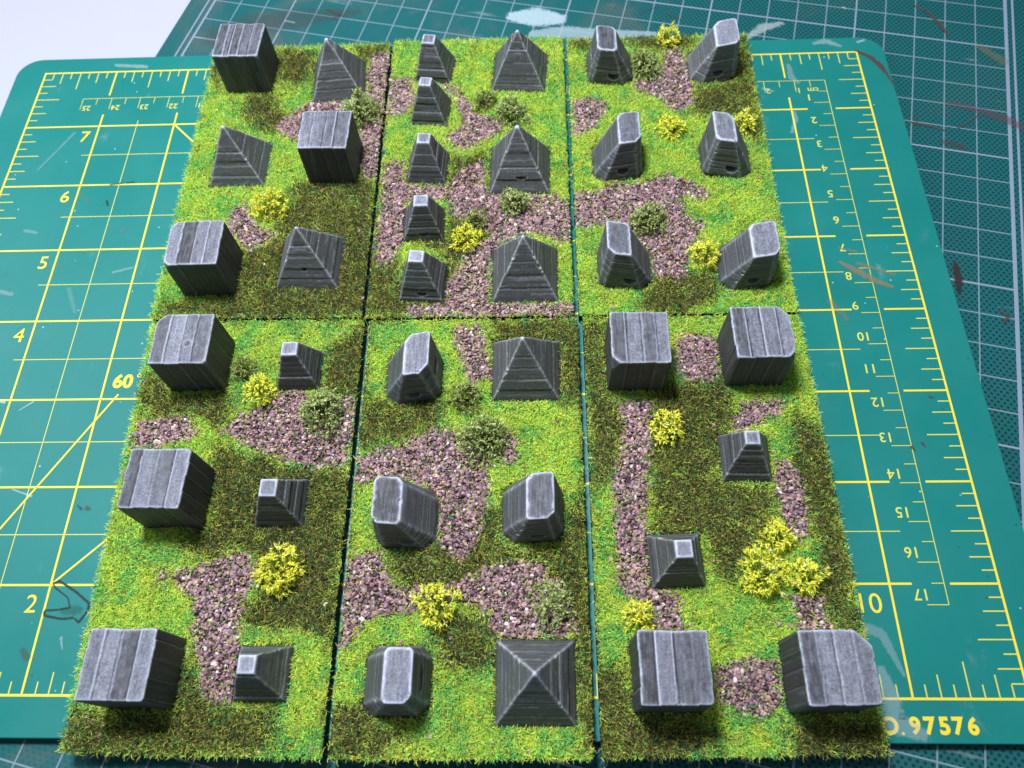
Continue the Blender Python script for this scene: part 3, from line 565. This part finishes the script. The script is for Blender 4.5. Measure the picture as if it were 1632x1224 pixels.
PYR = [  # x, y, half width, height, apex offset, turn
 (105.8, 192.0, 9.0, 17.4, (-.4, .3), 4, 'tall dark grey pyramid in the back row, its front right corner behind a bush'),
 (78.3, 156.3, 8.9, 17.2, (0, 0), 0, 'dark grey pyramid with smooth faces at the left edge, above a yellow tuft'),
 (105.2, 118.4, 9.2, 16.6, (.1, .2), -1, 'dark grey pyramid with a small pit in its front, on mossy grass'),
 (166.2, 193.9, 9.1, 17.6, (-.4, -.6), -4, 'rearmost dark grey pyramid of the middle column, on bright grass behind two bushes'),
 (166.3, 151.6, 9.4, 18.3, (-.3, .8), -1, 'dark grey pyramid with a small green bush in front of it'),
 (167.9, 112.9, 9.5, 17.6, (-.1, .7), 0, 'dark grey pyramid with notched ridges on gravel, nearest of the far middle tile'),
 (168.0, 81.7, 9.2, 17.0, (-.4, .6), 0, 'dark grey pyramid with notched ridges on the near middle tile, above bright green grass'),
 (170.2, 2.9, 9.3, 16.8, (0, 0), 0, 'dark grey pyramid at the front edge, seen almost from above'),
]
for i, (x, y, h, H, (ax, ay), r, lab) in enumerate(PYR):
    rr = np.random.default_rng(i); cs = np.cumsum(rr.uniform(2.2, 4.3, 6)); cs = cs[cs < H-2]
    ch = [(rr.integers(0, 4), 0.0, rr.uniform(.35, .7), rr.uniform(.1, .8)) for _ in range(9 if i > 3 else 2)]
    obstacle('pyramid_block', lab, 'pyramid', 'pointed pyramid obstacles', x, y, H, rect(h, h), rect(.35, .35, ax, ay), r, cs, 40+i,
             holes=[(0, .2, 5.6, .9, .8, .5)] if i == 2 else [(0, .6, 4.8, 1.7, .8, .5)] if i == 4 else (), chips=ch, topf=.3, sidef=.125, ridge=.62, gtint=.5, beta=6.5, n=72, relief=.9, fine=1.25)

TRP = [
 (138.0, 196.2, 6.0, (-0.9, 0.0), 13.0, 2.15, -7, 'rearmost small flat topped pyramid of the row of five, on bright grass'),
 (137.4, 177.0, 5.9, (-0.2, 0.0), 13.2, 2.05, -6, 'second small flat topped pyramid from the back in the row of five'),
 (137.7, 153.3, 6.1, (0.2, 0.4), 13.2, 2.1, -3, 'middle small flat topped pyramid of the row of five'),
 (137.9, 131.2, 6.0, (0.5, -0.6), 12.6, 2.1, 1, 'fourth small flat topped pyramid from the back in the row of five'),
 (139.0, 110.5, 6.4, (-0.6, 0.2), 13.2, 2.2, -4, 'nearest small flat topped pyramid of the row of five, with stepped edges'),
 (106.8, 82.4, 5.7, (0.4, 0.1), 13.0, 2.2, 0, 'small flat topped pyramid on the right of the dented cube and its yellow tuft'),
 (106.9, 45.0, 6.1, (0.3, -0.3), 13.0, 2.25, 0, 'small flat topped pyramid with notched ridge, on mossy grass behind a big yellow tuft'),
 (108.2, 4.6, 6.1, (0.2, 0.4), 13.0, 2.1, 0, 'small flat topped pyramid at the front edge beside the end of a gravel path'),
 (223.2, 56.1, 6.1, (-0.9, 0.5), 12.7, 1.95, -1, 'small flat topped pyramid on dark grass near the right edge, left of narrow gravel'),
 (203.6, 30.2, 6.3, (0.1, -0.4), 13.0, 2.2, 2, 'small flat topped pyramid with heavy steps, left of the big yellow tufts'),
]
for i, (x, y, h, (ax, ay), H, t, r, lab) in enumerate(TRP):
    rr = np.random.default_rng(90+i); cs = np.cumsum(rr.uniform(1.5, 3.0, 7)); cs = cs[cs < H-1.0]
    stepped = i in (4, 6, 9)
    ch = [(rr.integers(0, 4), 0.0, rr.uniform(.3, .5), z) for z in (rr.uniform(.1, .9, 9) if stepped else rr.uniform(.2, .8, 2))]
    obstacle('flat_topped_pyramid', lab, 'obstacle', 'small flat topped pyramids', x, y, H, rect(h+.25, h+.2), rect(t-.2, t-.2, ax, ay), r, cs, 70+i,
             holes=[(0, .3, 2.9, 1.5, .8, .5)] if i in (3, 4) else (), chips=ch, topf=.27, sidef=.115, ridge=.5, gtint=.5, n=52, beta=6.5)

# tall flat topped pillars: octagonal foot, narrow long top, round slots low on the front and one side
PIL = [  # x, y, top centre offset, top half w,d , corner chamfers of the top (fl, fr, br, bl), slant, slot side, label
 (196.0, 194.6, (-2.0, -1.2), 3.07, 5.6, (.6, 1.3, .9, .6), -0.95, -1, 'flat topped pillar in the back row, just left of a green bush'),
 (229.3, 194.4, (2.5, 0.2), 3.82, 5.6, (.7, .7, .9, 1.3), 1.5, 0, 'flat topped pillar with a pale left face and round hole, in the far right corner'),
 (196.2, 154.2, (2.65, 1.3), 3.29, 6.0, (.5, 1.4, .7, .9), 0.8, 0, 'flat topped pillar with a jagged rim, behind the gravel bend of the far right tile'),
 (229.2, 154.4, (-2.4, 0.7), 2.97, 5.6, (.6, .8, 1.1, .5), -1.0, -1, 'flat topped pillar on bright grass at the right edge, in front of a yellow tuft'),
 (196.2, 114.8, (-2.5, 0.5), 3.18, 5.5, (1.4, .6, .6, .6), -0.9, -1, 'flat topped pillar with a slot in its left side, beside a bush on gravel'),
 (230.0, 114.2, (2.9, 0.0), 3.71, 5.6, (.6, 1.1, .8, .9), 1.0, 0, 'flat topped pillar with a very pale top, touching a yellow tuft on its left'),
 (138.1, 80.1, (2.4, 0.3), 3.18, 5.9, (.6, 1.8, .6, 1.4), 0.8, 1, 'flat topped pillar on the near middle tile, left of a notched pyramid'),
 (138.8, 40.8, (-2.9, 0.6), 3.39, 5.7, (1.3, .8, .9, .9), -0.35, 0, 'flat topped pillar with a nicked waist in its top, left of a gravel path'),
 (169.7, 42.2, (2.0, 0.0), 3.29, 5.7, (.6, 1.5, .5, 1.3), 0.3, 1, 'flat topped pillar right of the gravel on the near middle tile'),
 (139.2, 3.1, (2.1, -0.3), 3.13, 5.7, (.9, 1.5, .8, .8), 0, 1, 'flat topped pillar at the front edge, seen almost from above'),
]
for i, (x, y, (ax, ay), tw, td, (fl, fr, br, bl), sl, side, lab) in enumerate(PIL):
    tp = [(-tw+fl, -td), (tw-fr, -td), (tw, -td+fr*1.2), (tw, td-br*1.2), (tw-br, td), (-tw+bl, td), (-tw, td-bl*1.2), (-tw, -td+fl*1.2)]
    tp = [(px+ax, py+ay+sl*px/tw) for px, py in tp]
    H = 13.7; cs = [1.0, 3.6, 6.0, 8.3, 10.6]
    holes = [(0, .6+.3*(i % 3), 4.0, 1.75, 1.6, 1.2)]
    if side > 0: holes.append((2, 0, 7.5, 3.0, 1.4, 1.0))
    if side < 0: holes.append((6, 0, 7.5, 3.0, 1.4, 1.0))
    rr = np.random.default_rng(300+i)
    ch = [(rr.integers(0, 8), rr.uniform(.1, .9), rr.uniform(.4, .7), 1.0) for _ in range(3)]+[(rr.integers(0, 8), 0, rr.uniform(.4, .7), rr.uniform(.15, .7)) for _ in range(4)]
    if i == 7: ch += [(2, .5, .9, 1.0), (6, .5, .9, 1.0)]
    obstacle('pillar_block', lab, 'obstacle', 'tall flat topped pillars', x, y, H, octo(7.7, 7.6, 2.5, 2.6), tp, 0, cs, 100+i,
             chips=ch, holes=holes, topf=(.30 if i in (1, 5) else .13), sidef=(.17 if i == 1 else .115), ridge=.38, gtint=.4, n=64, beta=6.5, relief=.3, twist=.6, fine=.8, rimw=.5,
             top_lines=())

# ------------------------------------------------------------------ model terrain tiles
TILES = [
 ([(61.4, 99.6), (121.9, 99.3), (121.8, 209.3), (60.9, 208.6)], 'far left tile of grass and gravel, carrying three cubes and three pyramids'),
 ([(122.9, 98.9), (181.5, 98.7), (180.7, 209.8), (122.7, 210.0)], 'far middle tile, mostly gravel, carrying a row of five small and three large pyramids'),
 ([(182.9, 98.9), (242.7, 98.9), (242.5, 208.7), (182.0, 209.0)], 'far right tile of bright grass with four flat topped pillars and four yellow tufts'),
 ([(65.3, -12.0), (123.6, -12.9), (122.9, 98.6), (62.3, 98.9)], 'near left tile with three cubes along its outer edge and a winding gravel path'),
 ([(124.9, -13.0), (182.8, -12.6), (182.4, 98.0), (124.2, 98.1)], 'near middle tile with a broad gravel patch, two pyramids and four pillars'),
 ([(184.3, -12.4), (245.1, -11.3), (242.9, 98.1), (183.9, 98.2)], 'near right tile of dark grass with two straight gravel strips and four cubes'),
]
def bil(q, s_, t):
    q = np.array(q); return ((1-s_)*(1-t))[:, None]*q[0]+(s_*(1-t))[:, None]*q[1]+(s_*t)[:, None]*q[2]+((1-s_)*t)[:, None]*q[3]

def fibres(x, y, z, L, az, tilt, curl, w, colr):
    """curved tapering strips: 3 cross rows, 4 triangulable quads"""
    n = len(x); h = np.c_[np.cos(az), np.sin(az)]; side = np.c_[-np.sin(az), np.cos(az)]
    V = np.zeros((n, 6, 3)); ca, sa = np.cos(tilt), np.sin(tilt)
    p = np.c_[x, y, z]; d1 = np.c_[h*sa[:, None], ca]
    t2 = tilt+curl; az2 = az+rng.normal(0, .5, n); h2 = np.c_[np.cos(az2), np.sin(az2)]
    d2 = np.c_[h2*np.sin(t2)[:, None], np.cos(t2)]
    p1 = p+d1*(L*.5)[:, None]; p2 = p1+d2*(L*.5)[:, None]
    sd = np.c_[side, np.zeros(n)]
    for k, (q, ww) in enumerate(((p, 1.), (p1, .9), (p2, .35))):
        V[:, 2*k] = q-sd*(w*ww/2)[:, None]; V[:, 2*k+1] = q+sd*(w*ww/2)[:, None]
    b = np.arange(n)[:, None]*6
    F = np.concatenate([b+np.array([0, 1, 3, 2]), b+np.array([2, 3, 5, 4])])
    C = np.repeat(colr, 6, axis=0).reshape(n, 6, 3)
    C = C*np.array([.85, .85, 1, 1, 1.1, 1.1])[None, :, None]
    return V.reshape(-1, 3), F, C.reshape(-1, 3)

BR = np.array([(.56, .80, .11), (.84, .85, .13), (.42, .80, .13), (.22, .68, .15), (.09, .50, .17), (.58, .56, .13)])
DKC = np.array([(.16, .16, .04), (.46, .41, .08), (.07, .13, .04), (.05, .038, .022), (.26, .30, .07), (.04, .11, .06)])
def pick(P, n): return np.array(P)[n]
def grass_colors(x, y, dark):
    n = len(x); out = np.zeros((n, 3))
    e = fbm(x*.22, y*.22, seed=31); e2 = fbm(x*.45, y*.45, seed=37)
    u = rng.random(n)+.5*e2
    pb = np.select([u < .20, u < .42, u < .66, u < .85, u < .97], [1, 0, 0, 2, 3], 5)
    em = (e+rng.normal(0, .18, n)) > .24; pb = np.where(em & (rng.random(n) < .62), np.where(rng.random(n) < .5, 4, 3), pb)
    u2 = rng.random(n)-.20*e2
    pd = np.select([u2 < .26, u2 < .42, u2 < .66, u2 < .83, u2 < .95], [0, 1, 2, 3, 4], 5)
    out = np.where(dark[:, None], DKC[pd], BR[pb])
    return out*rng.uniform(.6, 1.3, n)[:, None]

def ico():
    p = (1+5**.5)/2
    V = np.array([(-1, p, 0), (1, p, 0), (-1, -p, 0), (1, -p, 0), (0, -1, p), (0, 1, p), (0, -1, -p), (0, 1, -p), (p, 0, -1), (p, 0, 1), (-p, 0, -1), (-p, 0, 1)])/1.902
    F = np.array([(0, 11, 5), (0, 5, 1), (0, 1, 7), (0, 7, 10), (0, 10, 11), (1, 5, 9), (5, 11, 4), (11, 10, 2), (10, 7, 6), (7, 1, 8), (3, 9, 4), (3, 4, 2), (3, 2, 6), (3, 6, 8), (3, 8, 9), (4, 9, 5), (2, 4, 11), (6, 2, 10), (8, 6, 7), (9, 8, 1)])
    return V, F
IV, IF = ico()
STONE = np.array([(.26, .165, .175), (.36, .235, .24), (.16, .095, .11), (.46, .33, .32), (.075, .05, .055), (.46, .32, .23), (.66, .60, .57), (.20, .16, .19)])
def stones(x, y, z, r):
    n = len(x); V = IV[None]*(1+rng.normal(0, .20, (n, 12, 1)))
    V = V*np.stack([rng.uniform(.75, 1.35, n), rng.uniform(.6, 1.0, n), rng.uniform(.55, .95, n)], 1)[:, None, :]
    a, b, c = rng.uniform(0, 6.28, n), rng.uniform(-.6, .6, n), rng.uniform(-.6, .6, n)
    ca, sa, cb, sb, cc, sc = np.cos(a), np.sin(a), np.cos(b), np.sin(b), np.cos(c), np.sin(c)
    O, Z1 = np.ones(n), np.zeros(n)
    Rx = np.array([[O, Z1, Z1], [Z1, cb, -sb], [Z1, sb, cb]]); Ry = np.array([[cc, Z1, sc], [Z1, O, Z1], [-sc, Z1, cc]]); Rz = np.array([[ca, -sa, Z1], [sa, ca, Z1], [Z1, Z1, O]])
    M = np.einsum('ijn,jkn,kln->nil', Rz, Ry, Rx)
    V = np.einsum('nij,nvj->nvi', M, V)*r[:, None, None]+np.c_[x, y, z][:, None, :]
    F = (IF[None]+np.arange(n)[:, None, None]*12).reshape(-1, 3)
    k = rng.choice(len(STONE), n, p=[.27, .20, .14, .11, .11, .085, .03, .055])
    C = STONE[k]*np.array([1.10, 1.03, 1.14])*rng.uniform(.72, 1.25, n)[:, None]
    return V.reshape(-1, 3), F, np.repeat(C, 12, axis=0)

D_FIB = 21.0; D_ST = 4.5
for ti, (Q, lab) in enumerate(TILES):
    Qa = np.array(Q); cen = Qa.mean(0); root = empty('terrain_tile', (cen[0], cen[1], 0))
    tag(root, lab, 'terrain tile', 'model terrain tiles')
    # board
    V = []; sh = [(.0, 0), (.0, 2.2), (.25, 2.75)]
    for ins, z in sh:
        for p in Qa:
            d = cen-p; d = np.sign(d); V.append((p[0]+d[0]*ins-cen[0], p[1]+d[1]*ins-cen[1], z+.15))
    F = [[k*4+i, k*4+(i+1) % 4, (k+1)*4+(i+1) % 4, (k+1)*4+i] for k in range(2) for i in range(4)]+[[8, 9, 10, 11], [3, 2, 1, 0]]
    add_mesh('board', V, F, M_BOARD, root, smooth=False)
    # lumpy painted soil skin
    nx, ny = 150, 270; s_, t = np.meshgrid(np.linspace(0.006, .994, nx), np.linspace(0.003, .997, ny)); s_, t = s_.ravel(), t.ravel()
    P = bil(Q, s_, t); gm = look(GMAP, P[:, 0], P[:, 1]); dk = look(DMAP, P[:, 0], P[:, 1])
    z = 3.05+.22*fbm(P[:, 0]*.8, P[:, 1]*.8, seed=50+ti)+.1
    colr = np.where(gm[:, None], (.075, .045, .05), np.where(dk[:, None], (.035, .032, .014), (.09, .13, .02)))*(1+.5*noise(P[:, 0]*1.5, P[:, 1]*1.5, seed=3))[:, None]
    idx = np.arange(nx*ny).reshape(ny, nx); F = np.c_[idx[:-1, :-1].ravel(), idx[:-1, 1:].ravel(), idx[1:, 1:].ravel(), idx[1:, :-1].ravel()]
    add_mesh('soil', np.c_[P-cen, z], F, M_SOIL, root, colors=colr)
    # static grass
    area_ = np.linalg.norm(Qa[1]-Qa[0])*np.linalg.norm(Qa[3]-Qa[0]); n = int(area_*D_FIB)
    P = bil(Q, rng.uniform(-.002, 1.002, n), rng.uniform(-.001, 1.001, n)); x, y = P[:, 0], P[:, 1]
    gv = is_gravel(x, y); keep = ~in_foot(x, y) & (~gv | (rng.random(n) < .07)); x, y, gv = x[keep], y[keep], gv[keep]; n = len(x)
    dk = is_dark(x, y); q1 = fbm(x*.33, y*.33, seed=81); q2 = fbm(x*.3, y*.3, seed=83)
    flip = rng.random(n) < np.where(dk, .05+.42*np.clip(q1, 0, 1), .02+.45*np.clip(q2-.15, 0, 1)); dk = dk ^ flip
    colr = grass_colors(x, y, dk)
    gone = rng.random(n) < np.where(dk, .18+.25*(fbm(x*.6, y*.6, seed=71) > .25), .0); x, y, gv, dk, colr = [q[~gone] for q in (x, y, gv, dk, colr)]; n = len(x)
    az = rng.uniform(0, 6.283, n)
    sc = -1 if ti < 3 else 1                                  # keep the cut edges between neighbouring tiles tidy
    for sgn, dist in ((+1, x-Qa[0, 0]-(Qa[3, 0]-Qa[0, 0])*(y-Qa[0, 1])/110), (-1, Qa[1, 0]-x+(Qa[2, 0]-Qa[1, 0])*(y-Qa[1, 1])/110)):
        if (sgn > 0 and ti % 3 == 0) or (sgn < 0 and ti % 3 == 2): continue
        e = (dist < 1.5) & (rng.random(n) < .93); az = np.where(e & (np.cos(az)*sgn < 0), math.pi-az, az)
    dist = (y-Qa[0, 1]) if ti < 3 else (Qa[3, 1]-y); sgn = 1 if ti < 3 else -1
    e = (dist < 1.5) & (rng.random(n) < .85); az = np.where(e & (np.sin(az)*sgn < 0), -az, az)
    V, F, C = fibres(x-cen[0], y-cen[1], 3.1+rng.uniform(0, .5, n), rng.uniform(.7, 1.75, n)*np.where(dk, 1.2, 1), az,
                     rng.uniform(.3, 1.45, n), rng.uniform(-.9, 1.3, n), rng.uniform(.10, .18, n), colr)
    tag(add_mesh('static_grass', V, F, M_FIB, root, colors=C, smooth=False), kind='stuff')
    # gravel
    n = int(area_*D_ST); P = bil(Q, rng.uniform(.004, .996, n), rng.uniform(.002, .998, n)); x, y = P[:, 0], P[:, 1]
    gv = is_gravel(x, y, .6); keep = ~in_foot(x, y) & (gv | (rng.random(n) < .006)); x, y = x[keep], y[keep]; n = len(x)
    r = rng.gamma(9, .042, n).clip(.2, .8)
    V, F, C = stones(x-cen[0], y-cen[1], 3.3+rng.uniform(0, .55, n), r)
    tag(add_mesh('gravel', V, F, M_STONE, root, colors=C, smooth=False), kind='stuff')

# ------------------------------------------------------------------ bushes and tufts
TLAB = dict(
 Y1='bright yellow tuft below the left edge pyramid, on the far left tile', Y2='small yellow tuft on the far middle tile, right of the row of five pyramids',
 Y3='small yellow tuft at the very back edge between two pillars', Y4='yellow tuft on the far right tile, at the tip of a gravel strip',
 Y5='yellow tuft at the right edge, partly behind a pillar', Y6='yellow tuft touching the left foot of the pale topped pillar',
 Y7='yellow tuft between the dented cube and a small flat topped pyramid', Y8='round yellow tuft alone on dark grass, right of the long gravel strip',
 Y9='large yellow tuft at the bend of the gravel path on the near left tile', Y10='upright yellow tuft on gravel behind the front edge pillar',
 Y11='yellow tuft directly behind the cube with the single pale ridge', Y12='rear one of the three merged big yellow tufts on the near right tile',
 Y13='left and largest of the three merged big yellow tufts on the near right tile', Y14='right one of the three merged big yellow tufts on the near right tile',
 S1='pale green bush between the tall rear pyramid and the cube on gravel', S2='small thin green bush at the left of the rear middle pyramid',
 S3='rounded green bush in front of the rear middle pyramid', S4='small green bush touching the front of a pyramid on gravel',
 S5='rounded green bush on gravel behind the slotted pillar of the far right tile', S6='green bush between the two rearmost pillars',
 S7='big pale green bush on gravel, the only large bush of the near left tile', S8='green bush on the near middle tile, between a pillar and a notched pyramid',
 S9='large green bush at the right of the broad gravel patch', S10='wispy thin green tuft with whitish roots, behind the front edge pyramid',
 S11='small olive bush against the right side of the dented cube', S12='low olive tuft just behind the small yellow tuft in the gravel')
for key, (tx, ty, tr, kind) in TUFTS.items():
    R = np.random.default_rng(sum(map(ord, key))*7)
    root = empty('yellow_tuft' if kind == 'y' else 'green_bush', (tx, ty, 3.1))
    tag(root, TLAB[key], 'tuft' if kind == 'y' else 'bush', 'yellow tufts' if kind == 'y' else 'green bushes')
    H = min(6.8, 2.2+tr*(.95 if kind == 'y' else .85)); ns = int((105 if kind == 'y' else 150)*(tr/4.5)**2)
    if kind == 'w': ns = int(ns*.85)
    # sprig positions over a lumpy dome
    th = R.uniform(0, 6.283, ns); cz = R.uniform(-.15, 1, ns); rad = R.uniform(.55, 1.0, ns)**.6
    rad = rad*(1+.38*noise(np.cos(th)*1.6+tx, np.sin(th)*1.6+ty, cz*1.5, seed=4))
    sx = tr*rad*np.sqrt(1-np.clip(cz, 0, 1)**2)*np.cos(th); sy = tr*rad*np.sqrt(1-np.clip(cz, 0, 1)**2)*np.sin(th); sz = .9+(H-.9)*np.clip(cz, 0, 1)*rad
    sz = np.maximum(sz, .5)
    nl = 5 if kind == 'y' else 4; n = ns*nl
    X, Y, Z = [np.repeat(q, nl)+R.normal(0, .12, n) for q in (sx, sy, sz)]
    out = np.repeat(np.c_[sx, sy, (sz-1.0)*1.1], nl, axis=0); out /= np.linalg.norm(out, axis=1, keepdims=True)+1e-6
    dv = out*.75+R.normal(0, .75, (n, 3)); dv /= np.linalg.norm(dv, axis=1, keepdims=True)
    bend = dv+R.normal(0, .9, (n, 3)); bend /= np.linalg.norm(bend, axis=1, keepdims=True)
    L = R.uniform(.8, 1.9, n)*(1.0 if kind == 'y' else .8); wdt = R.uniform(.30, .56, n)*(1 if kind == 'y' else .95)
    sd = np.cross(dv, R.normal(0, 1, (n, 3))); sd /= np.linalg.norm(sd, axis=1, keepdims=True)+1e-6
    nr = np.cross(dv, sd)
    p0 = np.c_[X, Y, Z]; p1 = p0+dv*(L*.5)[:, None]; p2 = p1+bend*(L*.5)[:, None]
    # leaf = small thick blade: triangular section tapering at both ends
    V = np.zeros((n, 8, 3)); V[:, 0] = p0; V[:, 7] = p2
    for j in range(3):
        a = 2*math.pi*j/3; o_ = (sd*math.cos(a)+nr*math.sin(a)*.6)*(wdt/2)[:, None]
        V[:, 1+j] = p0+dv*(L*.22)[:, None]+o_*.9; V[:, 4+j] = p1+o_
    T3 = [(0, 1, 2), (0, 2, 3), (0, 3, 1)]+[t for j in range(3) for t in ((1+j, 4+j, 4+(j+1) % 3), (1+j, 4+(j+1) % 3, 1+(j+1) % 3))]+[(4, 7, 5), (5, 7, 6), (6, 7, 4)]
    F = (np.array(T3)[None]+np.arange(n)[:, None, None]*8).reshape(-1, 3)
    if kind == 'y': PAL = np.array([(.86, .83, .07), (.78, .82, .10), (.62, .72, .07), (.88, .76, .08), (.88, .88, .36)]); pr = [.34, .27, .24, .09, .06]
    else: PAL = np.array([(.34, .44, .13), (.45, .54, .21), (.20, .28, .07), (.60, .68, .36), (.28, .28, .08)]); pr = [.36, .26, .22, .08, .08]
    if key in ('S11', 'S12', 'S8', 'S2'): PAL = PAL*np.array([.85, .80, .7])
    ci = np.repeat(R.choice(5, ns, p=pr), nl); mixr = R.random(n) < .35; ci = np.where(mixr, R.choice(5, n, p=pr), ci)
    C = PAL[ci]*R.uniform(.8, 1.15, n)[:, None]; C = np.clip(np.repeat(C, 8, axis=0), 0, .9)
    add_mesh('leaves', V.reshape(-1, 3), F, M_LEAF, root, colors=C, smooth=False)
    # stems
    m = ns; b0 = np.c_[R.normal(0, tr*.16, m), R.normal(0, tr*.16, m), np.zeros(m)]; tip = np.c_[sx, sy, sz]; mid = (b0+tip)/2+np.c_[R.normal(0, .4, (m, 2)), R.uniform(.1, .8, m)]
    if kind == 'w': b0[:, :2] += np.array([-1.0, -2.5])*0
    sd = np.cross(tip-b0, R.normal(0, 1, (m, 3))); sd /= np.linalg.norm(sd, axis=1, keepdims=True)+1e-6
    V = np.zeros((m, 6, 3))
    for k, (q, ww) in enumerate(((b0, .11), (mid, .09), (tip, .06))): V[:, 2*k] = q-sd*ww; V[:, 2*k+1] = q+sd*ww
    b = np.arange(m)[:, None]*6; F = np.concatenate([b+np.array([0, 1, 3, 2]), b+np.array([2, 3, 5, 4])])
    sc_ = (.36, .44, .05) if kind == 'y' else ((.45, .46, .26) if kind == 'w' else (.12, .13, .045))
    C = np.array(sc_)*R.uniform(.6, 1.1, m)[:, None]
    add_mesh('stems', V.reshape(-1, 3), F, M_LEAF, root, colors=np.repeat(C, 6, axis=0), smooth=False)
